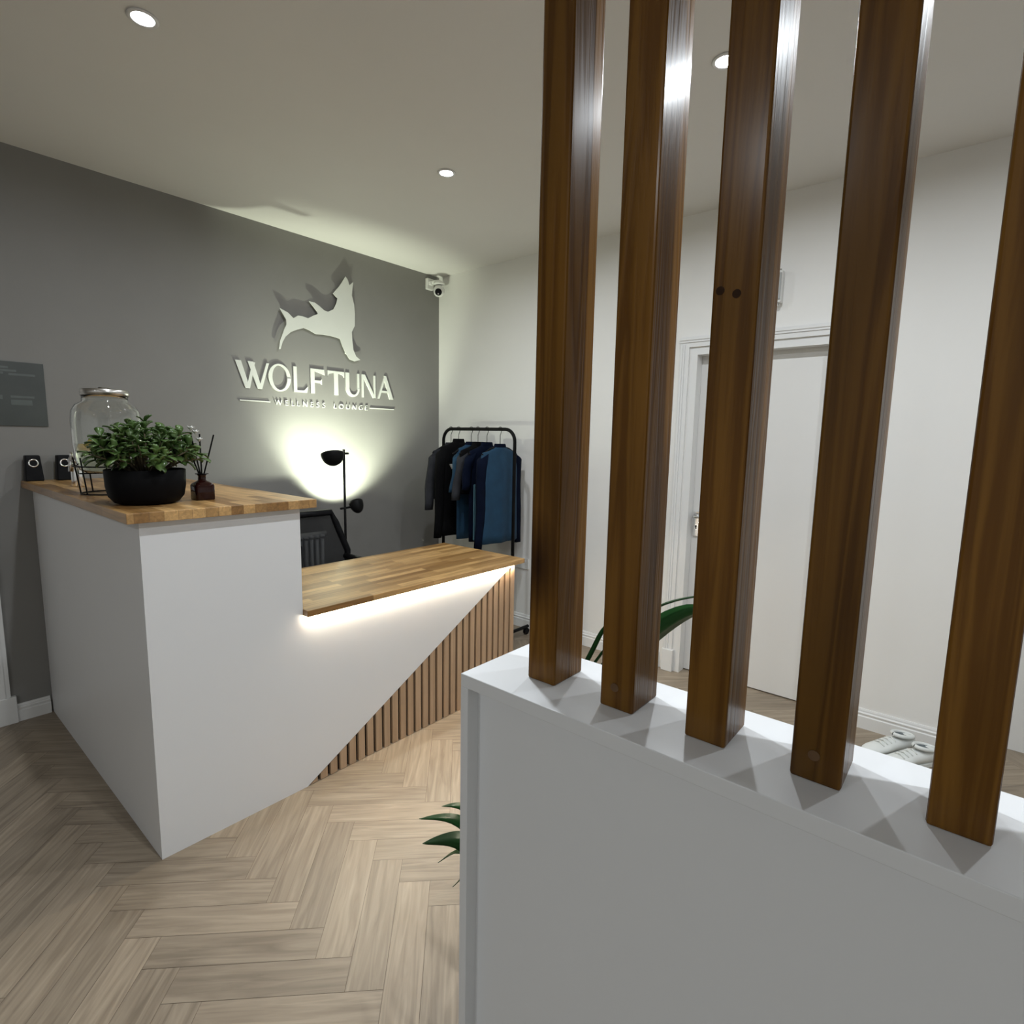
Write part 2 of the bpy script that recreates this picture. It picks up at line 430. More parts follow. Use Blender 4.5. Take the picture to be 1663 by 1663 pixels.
# ------------------------------------------------------------------ half wall with timber screen
PX, PY0, PY1, PZ = 3.268, -2.953, -2.826, 1.242
PXE = 4.6
hw = thing('half_wall', 'white boxed-in half wall carrying the row of timber posts', 'half wall', ((PX+PXE)/2, (PY0+PY1)/2, 0))
bx('cap', M_melamine, hw, (PX, PXE, PY0, PY1, PZ-.015, PZ), .0008)
bx('panel', M_melamine, hw, (PX+.011, PXE, PY0+.017, PY1, 0, PZ-.015))
bx('end_stile', M_melamine, hw, (PX, PX+.011, PY0, PY1, 0, PZ-.015), .0008)
PW, PD = .0355, .053
px0 = [3.329, 3.4195, 3.506, 3.592, 3.6785, 3.765, 3.852]
desc = ['timber screen post nearest the desk, first of the row', 'second timber screen post from the desk end, with a round plug near its foot',
        'third timber screen post, with two dark knots at door height', 'fourth timber screen post from the desk end, hiding the right side of the back door',
        'fifth timber screen post, the widest at the right in view', 'sixth timber screen post, past the right edge of the view', 'seventh timber screen post, farthest from the desk']
base = thing('timber_post', desc[0], 'post', (px0[0]+PW/2, -2.885, PZ), 'timber screen posts on the half wall')
bx('beam', M_post, base, (px0[0], px0[0]+PW, -2.9115, -2.8585, PZ, H-.001), .0022, bseg=2)
posts = [base]
for i in range(1, 7):
    posts.append(dup(base, (px0[i]+PW/2, -2.885, PZ), desc[i]))
M_plug = noisy('plug_wood', (.085,.040,.012), (.12,.06,.02), 40, .5)
for i in (1, 3):
    cx = px0[i] + PW*.45
    MB().tube([(cx, -2.9112, PZ+.022), (cx, -2.9122, PZ+.022)], .0042, 16).build('screw_plug', M_plug, posts[i])

mkn = noisy('knot_wood', (.022,.010,.004), (.04,.018,.007), 60, .4)
for dx, dz in ((.0065, .0), (.0195, -.004)):
    # dark branch knots in the face of the third post
    MB().tube([(px0[2]+dx, -2.9110, 1.618+dz), (px0[2]+dx, -2.9118, 1.618+dz)], .0034, 14).build('knot', mkn, posts[2])

# ------------------------------------------------------------------ downlights
def downlight(x, y, label, first=[]):
    if not first:
        t = thing('ceiling_downlight', label, 'downlight', (x, y, H), 'recessed ceiling downlights')
        MB().lathe([(.034, 0), (.045, -.0005), (.046, -.004), (.042, -.007), (.034, -.005)], (x, y, H-.0005), 32, close=False).build('trim_ring', M_trim, t, smooth=True)
        MB().lathe([(.0, -.003), (.033, -.003), (.033, -.0005)], (x, y, H), 28, close=False).build('bulb', M_bulb, t)
        first.append(t)
    else:
        t = dup(first[0], (x, y, H), label)
    ld = bpy.data.lights.new('downlight_light', 'AREA'); ld.shape = 'DISK'; ld.size = .06; ld.energy = DOWN_W; ld.spread = math.radians(174); ld.color = DOWN_COL
    lo = bpy.data.objects.new('light', ld); COL.objects.link(lo); lo.parent = t; lo.location = (0, 0, -.009)
    return t
for x, y, lb in ((1.447, -2.622, 'ceiling downlight above the tall end of the desk'), (1.447, -1.272, 'ceiling downlight above the low desk worktop'),
                 (2.85, -1.246, 'ceiling downlight between the second and third screen posts'), (2.85, -2.622, 'ceiling downlight overhead, above the top of the picture'),
                 (4.25, -1.25, 'ceiling downlight behind the right posts, out of view'), (4.25, -2.62, 'ceiling downlight to the right of the camera, out of view'),
                 (4.25, -5.38, 'added fill light on the ceiling far behind the camera, out of view'),  # unseen light added as soft fill for the half wall front
                 (2.85, -5.38, 'added fill light on the ceiling far behind the desk end, out of view')):  # second added fill, lifts the left face of the desk
    downlight(x, y, lb)

# ------------------------------------------------------------------ wall sign
sg = thing('wall_sign', 'raised pale wolf and lettering sign on the grey wall', 'sign', (0, -1.12, 1.69))
wolf = [(-0.935, 2.636), (-0.964, 2.591), (-0.992, 2.552), (-1.039, 2.497), (-1.005, 2.47), (-1.015, 2.433), (-1.04, 2.387), (-1.083, 2.363), (-1.114, 2.367), (-1.15, 2.39), (-1.185, 2.406), (-1.227, 2.408), (-1.196, 2.377), (-1.169, 2.348), (-1.165, 2.333), (-1.198, 2.317), (-1.239, 2.292), (-1.278, 2.298), (-1.313, 2.297), (-1.347, 2.274), (-1.384, 2.304), (-1.442, 2.323), (-1.419, 2.289), (-1.4, 2.258), (-1.399, 2.223), (-1.416, 2.191), (-1.432, 2.149), (-1.447, 2.113), (-1.458, 2.055), (-1.445, 2.06), (-1.43, 2.107), (-1.408, 2.144), (-1.369, 2.18), (-1.325, 2.202), (-1.271, 2.222), (-1.232, 2.213), (-1.181, 2.194), (-1.13, 2.199), (-1.066, 2.199), (-1.018, 2.195), (-0.99, 2.189), (-0.975, 2.151), (-0.948, 2.098), (-0.913, 2.054), (-0.869, 2.044), (-0.82, 2.06), (-0.855, 2.08), (-0.879, 2.125), (-0.887, 2.192), (-0.89, 2.253), (-0.864, 2.3), (-0.861, 2.386), (-0.866, 2.452), (-0.884, 2.514), (-0.878, 2.562), (-0.871, 2.609), (-0.903, 2.58), (-0.916, 2.615)]
from mathutils.geometry import tessellate_polygon
mb = MB()
va = [mb.bm.verts.new((.022, a, b_)) for a, b_ in wolf]; vb = [mb.bm.verts.new((.028, a, b_)) for a, b_ in wolf]
for tri in tessellate_polygon([[Vector((a, b_, 0)) for a, b_ in wolf]]):
    mb.bm.faces.new([va[i] for i in tri]); mb.bm.faces.new([vb[i] for i in tri][::-1])
for i in range(len(wolf)):
    j = (i+1) % len(wolf); mb.bm.faces.new((va[i], va[j], vb[j], vb[i]))
for a, b_ in ((-1.0, 2.3), (-1.3, 2.25), (-.93, 2.45), (-.93, 2.1)):
    mb.tube([(0.0005, a, b_), (.023, a, b_)], .008, 10)
mb.build('wolf_emblem', M_signw, sg)
Z0, CH = 1.786, .172
LX0, LX1 = .0005, .0095
def letter(ch, y0, y1):
    """thick and thin strokes as polygons in unit cell"""
    w_ = y1 - y0
    P = lambda q: [(LX0, y0 + a*w_, Z0 + b_*CH) for a, b_ in q]
    class _M(MB):
        c = 0
        def prism(s, pts, d):
            s.c += 1
            return MB.prism(s, pts, (d[0] + .00012*s.c, 0, 0))
    mb = _M(); d = (LX1-LX0, 0, 0)
    def arc(cx, cz, rx, rz, irx, irz, a0, a1, n=26, icx=None):
        icx = cx if icx is None else icx
        o_ = [(cx + rx*math.cos(a0+(a1-a0)*i/n), cz + rz*math.sin(a0+(a1-a0)*i/n)) for i in range(n+1)]
        i_ = [(icx + irx*math.cos(a0+(a1-a0)*i/n), cz + irz*math.sin(a0+(a1-a0)*i/n)) for i in range(n+1)]
        for i in range(n):
            mb.prism(P([o_[i], o_[i+1], i_[i+1], i_[i]]), d)
    if ch == 'W':
        mb.prism(P([(0,1),(.17,1),(.40,0),(.27,0)]), d); mb.prism(P([(.30,0),(.40,0),(.58,.98),(.50,.98)]), d)
        mb.prism(P([(.36,1),(.53,1),(.76,0),(.63,0)]), d); mb.prism(P([(.66,0),(.76,0),(1,1),(.92,1)]), d)
    elif ch == 'O':
        arc(.5, .5, .5, .53, .33, .47, 0, 2*PI, 44)
    elif ch == 'L':
        mb.prism(P([(.02,0),(.24,0),(.24,1),(.02,1)]), d); mb.prism(P([(.24,0),(.90,0),(.98,.26),(.90,.22),(.72,.09),(.24,.08)]), d)
    elif ch == 'F':
        mb.prism(P([(.05,0),(.31,0),(.31,1),(.05,1)]), d); mb.prism(P([(.31,.91),(.92,.80),(1,.78),(.96,1),(.31,1)]), d)
        mb.prism(P([(.31,.45),(.72,.43),(.80,.38),(.80,.62),(.72,.55),(.31,.54)]), d)
    elif ch == 'T':
        mb.prism(P([(.38,0),(.62,0),(.62,.92),(.38,.92)]), d); mb.prism(P([(0,1.0),(1,1.0),(1,.76),(.92,.86),(.62,.92),(.38,.92),(.08,.86),(0,.76)]), d)
    elif ch == 'U':
        mb.prism(P([(.02,.36),(.26,.36),(.26,1),(.02,1)]), d); mb.prism(P([(.84,.36),(.96,.36),(.96,1),(.84,1)]), d)
        arc(.49, .36, .47, .38, .29, .28, PI, 2*PI, 20, .55)
    elif ch == 'N':
        mb.prism(P([(.04,0),(.15,0),(.15,1),(.04,1)]), d); mb.prism(P([(.04,1),(.24,1),(.96,0),(.80,0)]), d)
        mb.prism(P([(.87,0),(.97,0),(.97,1),(.87,1)]), d)
    elif ch == 'A':
        mb.prism(P([(.02,0),(.13,0),(.50,.92),(.46,1.04)]), d); mb.prism(P([(.44,1.04),(.56,1.04),(1.0,0),(.77,0),(.45,.85)]), d)
        mb.prism(P([(.22,.28),(.76,.28),(.73,.37),(.25,.37)]), d)
    mb.build('letter', M_signw, sg)
for ch, a, b_ in (('W',-1.741,-1.520),('O',-1.528,-1.372),('L',-1.352,-1.240),('F',-1.228,-1.110),('T',-1.088,-.950),('U',-.940,-.815),('N',-.800,-.668),('A',-.655,-.502)):
    letter(ch, a, b_)
bx('rule_line', M_signw, sg, (0, .010, -1.722, -1.520, 1.704, 1.711))
bx('rule_line', M_signw, sg, (0, .010, -.725, -.495, 1.704, 1.711))
def small_text(txt, y0, y1, z0, h):
    widths = {'W':1.25,'E':.8,'L':.72,'N':1.0,'S':.8,'O':1.1,'U':.98,'G':1.05}
    tot = sum(widths[c] for c in txt); s = (y1-y0)/tot; yy = y0
    for c in txt:
        cu = bpy.data.curves.new('letter', 'FONT'); cu.body = c; cu.size = h/.70; cu.extrude = .0045
        tmp = bpy.data.objects.new('tmp', cu); me = bpy.data.meshes.new_from_object(tmp)
        xs = [v.co.x for v in me.vertices]; cxm = (min(xs)+max(xs))/2
        cw = widths[c]*s
        o = bpy.data.objects.new('letter', me); COL.objects.link(o); o.parent = sg
        for v in me.vertices:
            x, yv, zv = v.co
            v.co = Vector((.0052 + zv, yy + cw/2 + (x-cxm), z0 + yv)) - Vector(sg['_o'])
        me.materials.clear(); me.materials.append(M_signw)
        bpy.data.objects.remove(tmp); yy += cw
small_text('WELLNESS', -1.500, -1.100, 1.690, .036)
small_text('LOUNGE', -1.050, -.735, 1.690, .036)

# notice board on the grey wall
nb = thing('notice_board', 'dark green-grey printed notice board on the grey wall', 'notice', (0, -2.86, 1.512))
M_board = noisy('dark_board_print', (.045,.052,.050), (.06,.068,.064), 6, .35)
M_boardtxt = noisy('faded_print', (.085,.10,.095), (.10,.115,.11), 30, .4)
bx('board', M_board, nb, (0, .008, -3.14, -2.694, 1.512, 1.824), .001)
for (a, b_, z0, z1) in ((-3.10,-2.83,1.79,1.80), (-2.95,-2.80,1.775,1.785), (-3.10,-2.85,1.762,1.772), (-2.83,-2.73,1.758,1.768), (-2.98,-2.86,1.64,1.66), (-2.83,-2.74,1.650,1.660), (-2.83,-2.75,1.615,1.640), (-3.08,-2.88,1.60,1.61)):
    bx('print_line', M_boardtxt, nb, (.008, .0085, a, b_, z0, z1))

# ------------------------------------------------------------------ security camera in the corner
cc = thing('security_camera', 'white dome security camera with black lens in the ceiling corner', 'camera', (.11, -.10, 2.64))
MB().box(.0, .03, -.155, -.085, 2.71, 2.80).box(.0, .05, -.14, -.10, 2.745, 2.775).build('wall_bracket', M_whiteplastic, cc, bevel=.006)
MB().tube([(.03, -.12, 2.765), (.07, -.11, 2.768), (.11, -.10, 2.765)], .016, 12).build('arm', M_whiteplastic, cc, smooth=True)
MB().lathe([(0,.025),(.03,.022),(.044,.010),(.046,0),(.040,-.004)], (.11, -.10, 2.745), 28).build('cap', M_whiteplastic, cc, smooth=True)
Mc = Matrix.Rotation(math.radians(-25), 3, 'Y')
hd = MB().lathe([(0,.048),(.02,.045),(.036,.034),(.044,.016),(.045,-.004),(.040,-.026),(.026,-.040),(0,-.046)], (.11, -.10, 2.69), 28).build('housing', M_whiteplastic, cc, smooth=True)
dv = Vector((.62, -.74, -.25)).normalized()
Q = dv.to_track_quat('Z', 'Y').to_matrix()
ln = MB().lathe([(.028,-.004),(.028,.012),(.022,.017),(0,.020)], Vector((.11, -.10, 2.685)) + dv*.030, 24, Q).build('lens', M_blackplastic, cc, smooth=True)
MB().lathe([(.006,0),(.006,.003),(0,.004)], Vector((.11, -.10, 2.685)) + dv*.047 + Vector((0,0,-.014)), 12, Q).build('sensor', M_chrome, cc)

# emergency light above back door
el = thing('emergency_light', 'slim white emergency light box high above the back door', 'light fitting', (2.63, 0, 2.25))
bx('housing', M_whiteplastic, el, (2.50, 2.765, -.045, 0, 2.255, 2.425), .006)
M_diff = noisy('frosted_grey_panel', (.36,.37,.36), (.40,.41,.40), 8, .25)
bx('diffuser', M_diff, el, (2.52, 2.762, -.052, -.045, 2.27, 2.41), .003)
for z in (2.245, 2.425): MB().tube([(2.745, -.03, z-.006), (2.745, -.03, z+.008)], .012, 14).build('end_clip', M_chrome, el, bevel=.002)

# socket low on the back wall
so = thing('wall_socket', 'white double wall socket on the back wall beside the rail', 'socket', (.97, 0, .47))
bx('plate', M_whiteplastic, so, (.90, 1.045, -.012, 0, .475, .56), .003)
for x in (.935, 1.01): bx('switch', M_trim, so, (x-.008, x+.008, -.015, -.012, .53, .548), .001)

# ------------------------------------------------------------------ floor lamp
lx, ly = .35, -1.19
fl = thing('floor_lamp', 'black two-headed floor lamp lit against the grey wall', 'lamp', (lx, ly, 0))
MB().lathe([(0,0),(.13,0),(.135,.006),(.13,.016),(.02,.020),(0,.020)], (lx, ly, 0), 36).build('base', M_black, fl, smooth=False)
MB().tube([(lx, ly, .018), (lx, ly, 1.40)], .0085, 12).build('pole', M_black, fl, smooth=True)
def bowl(c, n, R, depth, name):
    """open half-dome shade, opening towards n"""
    n = Vector(n).normalized(); Qm = n.to_track_quat('Z', 'Y').to_matrix()
    prof = []
    for i in range(11):
        a = PI/2 * i/10; prof.append((R*math.sin(a), -depth*math.cos(a)))
    inner = [((R-.0025)*math.sin(PI/2*i/10), -(depth-.0025)*math.cos(PI/2*i/10)) for i in range(10, -1, -1)]
    return MB().lathe(prof + inner, c, 36, Qm, close=False).build(name, M_black, fl, smooth=True)
HC = Vector((.345, -1.275, 1.372)); HN = Vector((-.35, .10, 1.0))
sh1 = bowl(HC, HN, .076, .085, 'lamp_shade')
H2N = Vector((-.64, .13, .76)).normalized(); sh2c = Vector((.325, -1.085, 1.025)); sh2 = bowl(sh2c, H2N, .050, .085, 'lamp_shade')
B2 = sh2c - H2N*.061
MB().tube([(lx, ly-.02, 1.372), (lx, ly+.035, 1.372)], .0075, 10).tube([(lx, ly-.05, 1.372), (lx, ly+.01, 1.372)], .006, 10).build('arm', M_black, fl, smooth=True)
MB().tube([(lx, ly-.035, .995), (lx, ly+.045, 1.00)], .0075, 10).build('arm', M_black, fl, smooth=True)
nn = HN.normalized()
BP = HC - nn*.012
MB().lathe([(0,.022),(.012,.018),(.018,.004),(.014,-.014),(.010,-.028),(0,-.03)], BP, 20, nn.to_track_quat('Z','Y').to_matrix()).build('bulb', M_lampbulb, sh1, smooth=True)
pl = bpy.data.lights.new('lamp_light', 'POINT'); pl.energy = LAMP_W; pl.color = (.93, 1.0, .80); pl.shadow_soft_size = .006
MB().lathe([(0,.018),(.010,.014),(.014,.004),(.010,-.012),(0,-.016)], B2, 20, H2N.to_track_quat('Z','Y').to_matrix()).build('bulb', M_lampbulb, sh2, smooth=True)
s2 = bpy.data.lights.new('lamp_light', 'SPOT'); s2.energy = SPOT_W; s2.color = (.92, 1.0, .78); s2.spot_size = math.radians(108); s2.spot_blend = .7; s2.shadow_soft_size = .008
so2 = bpy.data.objects.new('light', s2); COL.objects.link(so2); so2.parent = fl; so2.location = B2 + H2N*.020 - Vector((lx, ly, 0))
so2.rotation_euler = (-H2N).to_track_quat('Z', 'Y').to_euler()
po = bpy.data.objects.new('light', pl); COL.objects.link(po); po.parent = fl; po.location = BP + nn*.026 - Vector((lx, ly, 0))

# ------------------------------------------------------------------ clothes rail
rk = thing('clothes_rail', 'black tubular clothes rail on castors in the corner', 'clothes rail', (.76, -.3, 0))
ry, zr, rr = -.30, 1.560, .0125
xl, xr = .385, 1.125
def cornerpts(x, s):
    return [(x, ry, zr-.10)] + [(x + s*.09*(1-math.cos(a)), ry, zr-.09 + .09*math.sin(a)) for a in [PI/2*i/8 for i in range(9)]]
mb = MB(); mb.tube([(xl, ry, .06)] + cornerpts(xl, 1) + cornerpts(xr, -1)[::-1] + [(xr, ry, .06)], rr, 12)
mb.build('frame', M_black, rk, smooth=True)
for x in (xl, xr):
    MB().tube([(x, ry-.22, .06), (x, ry+.2, .06)], .0125, 12).build('foot', M_black, rk, smooth=True)
    MB().tube([(x, ry-.13, .06), (x, ry, .22)], .006, 8).build('brace', M_black, rk, smooth=True)
    for y in (ry-.20, ry+.18):
        MB().tube([(x-.011, y, .0255), (x+.011, y, .0255)], .025, 18).tube([(x, y, .028), (x, y, .06)], .006, 8).build('castor', M_blackplastic, rk)
MB().tube([(xl, ry, .09), (xr, ry, .09)], .010, 12).build('lower_bar', M_black, rk, smooth=True)

def fabric(name, c1, c2): return noisy(name, c1, c2, 14, .85, .5, 260)
F_black = fabric('black_jersey', (.003,.003,.0035), (.005,.005,.0055))
F_blue = fabric('petrol_blue_cotton', (.0025,.030,.068), (.004,.040,.086))
F_navy = fabric('navy_cotton', (.002,.004,.012), (.003,.006,.018))
F_grey = fabric('charcoal_melange', (.024,.025,.029), (.036,.037,.042))
F_teal = fabric('light_teal_stripe', (.045,.115,.150), (.060,.140,.180))
def hanger(x, label):
    zt = zr - .13
    h = thing('clothes_hanger', label, 'hanger', (x, ry, zt), 'hangers on the clothes rail')
    pts = [(x, ry - .018*math.cos(a), zr + rr + .0025 - .016 + .019*math.sin(a)) for a in [-.5 + (PI+.5)*i/10 for i in range(11)]][::-1]
    pts = [(x, ry, zt+.012), (x, ry, zr-.045), (x, ry+.012, zr-.022)] + [(x, ry + .019*math.cos(a), zr + .0005 + .0165*math.sin(a)) for a in [-.4 + (PI+.2)*i/10 for i in range(11)]]
    MB().tube(pts, .0022, 8).build('hook', M_black, h, smooth=True)
    MB().tube([(x, ry-.19, zt-.055), (x, ry-.10, zt-.012), (x, ry, zt+.010), (x, ry+.10, zt-.012), (x, ry+.19, zt-.055)], .008, 8).build('shoulder_bar', M_blackplastic, h, smooth=True)
    return h
def garment(x, label, cat, name, body_mat, sleeve_mat, ztop, zbot, half=.21, sleeve_len=.35, flare=.0, depth=.035, yaw_=0.0, collar_mat=None, seed=0, group='garments on the clothes rail', ysh=0.0):
    rnd = random.Random(seed)
    t = thing(name, label, cat, (x, ry, zbot), group)
    R = Matrix.Rotation(yaw_, 3, 'Z'); O = Vector((x, ry+ysh, 0))
    def ring(z, h, d, phase, amp, n=28):
        out = []
        for k in range(n):
            a = 2*PI*k/n
            yy = h*math.cos(a); xx = d*math.sin(a)*(1 + .0) + amp*math.sin(yy*38 + phase)*abs(math.sin(a))
            p = R @ Vector((xx, yy, 0)) + O; out.append((p.x, p.y, z))
        return out
    sh = ztop - .045
    prof = [(ztop, .055, .022), (ztop-.012, .075, .028), (ztop-.030, .13, .030), (sh, min(.185, half*.92), .030), (sh-.035, half*.98, .032), (sh-.12, half*.96, depth), (sh-.28, half*.94, depth)]
    rings = []
    for z, h, d in prof: rings.append(ring(z, h, d, seed, .002))
    zz = sh - .28; n = 6
    for i in range(1, n+1):
        f = i/n; z = zz + (zbot-zz)*f
        rings.append(ring(z, half*.94 + flare*f, depth*(1+.15*f), seed + f, .004 + .007*f))
    MB().loft(rings).build('body', body_mat, t, smooth=True)
    for s in (-1, 1):
        L_ = sleeve_len; rs = []
        for i in range(8):
            f = i/7; yy = s*(half*.86 + .055*f + .012*math.sin(seed+3*f)); z = sh - .03 - L_*f
            w_ = .052 - .016*f; d_ = .032 - .008*f; out = []
            for k in range(14):
                a = 2*PI*k/14; q = R @ Vector((d_*math.sin(a) + .004*math.sin(f*9+seed), yy + w_*math.cos(a), 0)) + O
                out.append((q.x, q.y, z + .03*math.cos(a)*(-s)*(1-f)))
            rs.append(out)
        MB().loft(rs).build('sleeve', sleeve_mat, t, smooth=True)
    cr_ = []
    for (z, h, d) in ((ztop-.006, .062, .028), (ztop+.012, .055, .030), (ztop+.020, .050, .028), (ztop+.010, .044, .022)): cr_.append(ring(z, h, d, 0, 0, 20))
    MB().loft(cr_, False).build('collar', collar_mat or body_mat, t, smooth=True)
    return t, R, O
ZT = zr - .115
specs = [
 (.470, 'charcoal grey jacket hanging at the wall end of the rail', 'jacket', 'jacket', F_grey, F_grey, ZT-.01, 1.02, .205, .42, 0, .03, F_grey, 'grey jacket'),
 (.555, 'black long-sleeved jacket with a small pale chest emblem', 'jacket', 'jacket', F_black, F_black, ZT+.02, .74, .20, .66, .0, .035, F_black, 'black jacket'),
 (.692, 'plain petrol blue tunic hanging behind the black jacket', 'tunic', 'tunic', F_blue, F_blue, ZT, .73, .158, .28, .0, .024, F_navy, 'plain blue tunic'),
 (.762, 'short black top with grey sleeves in the middle of the rail', 'top', 'top', F_black, F_grey, ZT, 1.08, .195, .33, .0, .024, F_black, 'grey-sleeved top'),
 (.855, 'navy tunic with light teal stripes below the grey-sleeved top', 'tunic', 'tunic', F_navy, F_navy, ZT, .735, .195, .25, .0, .035, F_navy, 'striped tunic'),
 (.985, 'bright petrol blue tunic with navy sleeves, at the front of the rail', 'tunic', 'tunic', F_blue, F_navy, ZT-.01, .735, .205, .66, .015, .05, F_navy, 'front blue tunic')]
for i, (x, lb, cat, nm, bm_, sm_, zt_, zb_, hf, sl, flr, dp, cm_, hl) in enumerate(specs):
    hanger(x, 'black hanger carrying the ' + hl)
    t, R, O = garment(x, lb, cat, nm, bm_, sm_, zt_, zb_, hf, sl, flr, dp, 0.0, cm_, seed=i*1.7)
    if i == 1:
        mb = MB(); mb.prism([(x+.030, ry-.128, 1.292), (x+.030, ry-.103, 1.255), (x+.030, ry-.078, 1.296), (x+.030, ry-.095, 1.286), (x+.030, ry-.108, 1.294)], (.010, 0, 0))
        mb.build('chest_emblem', M_signw, t)
    if i == 4:
        for yy in (-.06, .0, .05, .10):
            MB().box(x+.036, x+.0475, ry-.12+yy, ry-.095+yy, .75, 1.16).build('stripe', F_teal, t, bevel=.004)

# ------------------------------------------------------------------ office chair
oc = thing('office_chair', 'black office chair with mesh back behind the low worktop', 'chair', (.66, -1.62, 0))
def T(x, y, z):   # chair frame faces +x
    return (x, y, z)
bxk = .48; yc = -1.60
back = []
MBk = MB()
outline = [(-.235, 1.0), (.235, 1.0), (.262, .93), (.325, .74), (.315, .60), (.20, .55), (-.20, .55), (-.315, .60), (-.325, .74), (-.262, .93)]
outline = [(yc+a, b_-.005) for a, b_ in outline]
xo = lambda z: bxk - .06*((z-.55)/.45)**2 + .03
pts = [(xo(z), y, z) for y, z in outline]
MBk.tube(pts + [pts[0]], .021, 10).build('back_frame', M_blackplastic, oc, smooth=True)
M_mesh = noisy('mesh_fabric', (.015,.016,.017), (.03,.03,.032), 80, .8)
N, L, b = nodes(M_mesh); b.inputs['Alpha'].default_value = .62
mb = MB(); vs = [mb.bm.verts.new((xo(z)-.004, y, z)) for y, z in outline]; mb.bm.faces.new(vs)
mb.build('back_mesh', M_mesh, oc, solid=.002)
mb = MB(); mb.box(.46, .95, -1.85, -1.35, .46, .53); mb.build('seat', M_backing, oc, bevel=.03, bseg=4)
for s in (-1, 1):
    y = yc + s*.27
    MB().tube([(.62, y*1-s*.05, .48), (.62, y, .56), (.62, y, .66), (.64, y, .70), (.70, y, .715), (.80, y, .71)], .014, 10).tube([(.56, y, .715), (.84, y, .712)], .02, 10).build('armrest', M_blackplastic, oc, smooth=True)
MB().tube([(.50, yc, .50), (.465, yc, .60), (.47, yc, .80)], .018, 10).build('back_support', M_blackplastic, oc, smooth=True)
MB().tube([(.70, yc, .08), (.70, yc, .46)], .025, 14).build('gas_lift', M_blackplastic, oc, smooth=True)
for k in range(5):
    a = 2*PI*k/5 + .3; e = (.70 + .28*math.cos(a), yc + .28*math.sin(a))
    lg = MB().tube([(.70, yc, .11), (e[0], e[1], .065)], .018, 8, r_end=.012).build('leg', M_blackplastic, oc, smooth=True)
    MB().tube([(e[0]-.012, e[1], .0285), (e[0]+.012, e[1], .0285)], .028, 16).tube([(e[0], e[1], .03), (e[0], e[1], .07)], .006, 8).build('castor', M_blackplastic, lg)

# column radiator on the grey wall, seen through the chair mesh
ra = thing('radiator', 'pale column radiator on the grey wall behind the office chair', 'radiator', (.10, -1.55, .15))
M_rad = noisy('radiator_grey_paint', (.42,.42,.42), (.46,.46,.46), 6, .4)
for k in range(17):
    y = -1.90 + .042*k
    mb = MB()
    for x in (.065, .115): mb.tube([(x, y, .20), (x, y, .765)], .0125, 10)
    mb.tube([(.05, y, .19), (.13, y, .19)], .014, 10).tube([(.05, y, .775), (.13, y, .775)], .014, 10)
    mb.build('column', M_rad, ra, smooth=True)
MB().tube([(.09, -1.93, .785), (.09, -1.185, .785)], .022, 14).tube([(.09, -1.93, .19), (.09, -1.20, .19)], .018, 12).build('header_tube', M_rad, ra, smooth=True)
mb = MB()
for y in (-1.8, -1.35): mb.box(.004, .09, y-.012, y+.012, .60, .63); mb.box(.055, .125, y-.02, y+.02, 0, .18)
mb.build('bracket', M_rad, ra)
ov = MB().tube([(.02,-1.93,.835),(.0,-1.93,.835)], .01, 8); ov.bm.free()

# ------------------------------------------------------------------ things on the tall worktop
ZS = 1.240
def card_reader(x, y, label):
    t = thing('card_stand', label, 'stand', (x, y, ZS), 'black wedge stands on the worktop')
    w0, w1, h, d0, d1 = .037, .030, .128, .030, .010
    rings = []
    for z, ww, dd in ((ZS, w0, d0), (ZS+h*.5, (w0+w1)/2, (d0+d1)/2), (ZS+h, w1, d1)):
        rings.append([(x+dd, y-ww, z), (x+dd, y+ww, z), (x-.03, y+ww, z), (x-.03, y-ww, z)])
    MB().loft(rings).build('body', M_blackplastic, t, bevel=.006, bseg=3)
    f = .70; xx = x + d0 + (d1-d0)*f
    nrm = Vector((h, 0, d0-d1)).normalized(); Qm = nrm.to_track_quat('Z', 'Y').to_matrix()
    MB().lathe([(.015, 0), (.021, .0), (.021, .004), (.015, .004), (.015, 0)], (xx-.0005, y, ZS+h*f), 28, Qm, close=False).build('chrome_ring', M_chrome, t, smooth=True)
    return t
card_reader(.05, -2.778, 'black wedge stand with chrome ring, the one by the wall end')
card_reader(.06, -2.655, 'black wedge stand with chrome ring, behind the drinks tap')

# drinks dispenser on wire stand
jx, jy, jr = .93, -2.675, .112
ws = thing('wire_stand', 'black wire stand holding the glass drinks jar', 'stand', (jx, jy, ZS))
def ringpts(r, z, n=32): return [(jx + r*math.cos(2*PI*i/n), jy + r*math.sin(2*PI*i/n), z) for i in range(n+1)]
MB().tube(ringpts(.103, ZS+.0035), .0028, 8, cap=False).build('bottom_ring', M_black, ws, smooth=True)
MB().tube(ringpts(.123, ZS+.115), .0028, 8, cap=False).build('top_ring', M_black, ws, smooth=True)
MB().tube([(jx-.105,jy,ZS+.085),(jx+.105,jy,ZS+.085)], .0028, 8).tube([(jx,jy-.105,ZS+.085),(jx,jy+.105,ZS+.085)], .0028, 8).build('cross_bar', M_black, ws)
for k in range(8):
    a = 2*PI*k/8 - .35
    MB().tube([(jx+.103*math.cos(a), jy+.103*math.sin(a), ZS+.003), (jx+.121*math.cos(a), jy+.121*math.sin(a), ZS+.15)], .0028, 8).build('upright', M_black, ws)
jar = thing('drinks_dispenser', 'glass drinks dispenser jar with steel lid and lemon water', 'drinks dispenser', (jx, jy, ZS+.089))
M_glass = mat('clear_glass', (.95,.97,.96), .03, 0, IOR=1.45); N, L, b = nodes(M_glass); b.inputs['Transmission Weight'].default_value = 1.0
M_water = mat('lemon_water', (.84,.88,.74), .02, 0, IOR=1.30); N, L, b = nodes(M_water); b.inputs['Transmission Weight'].default_value = 1.0
zb = ZS + .089
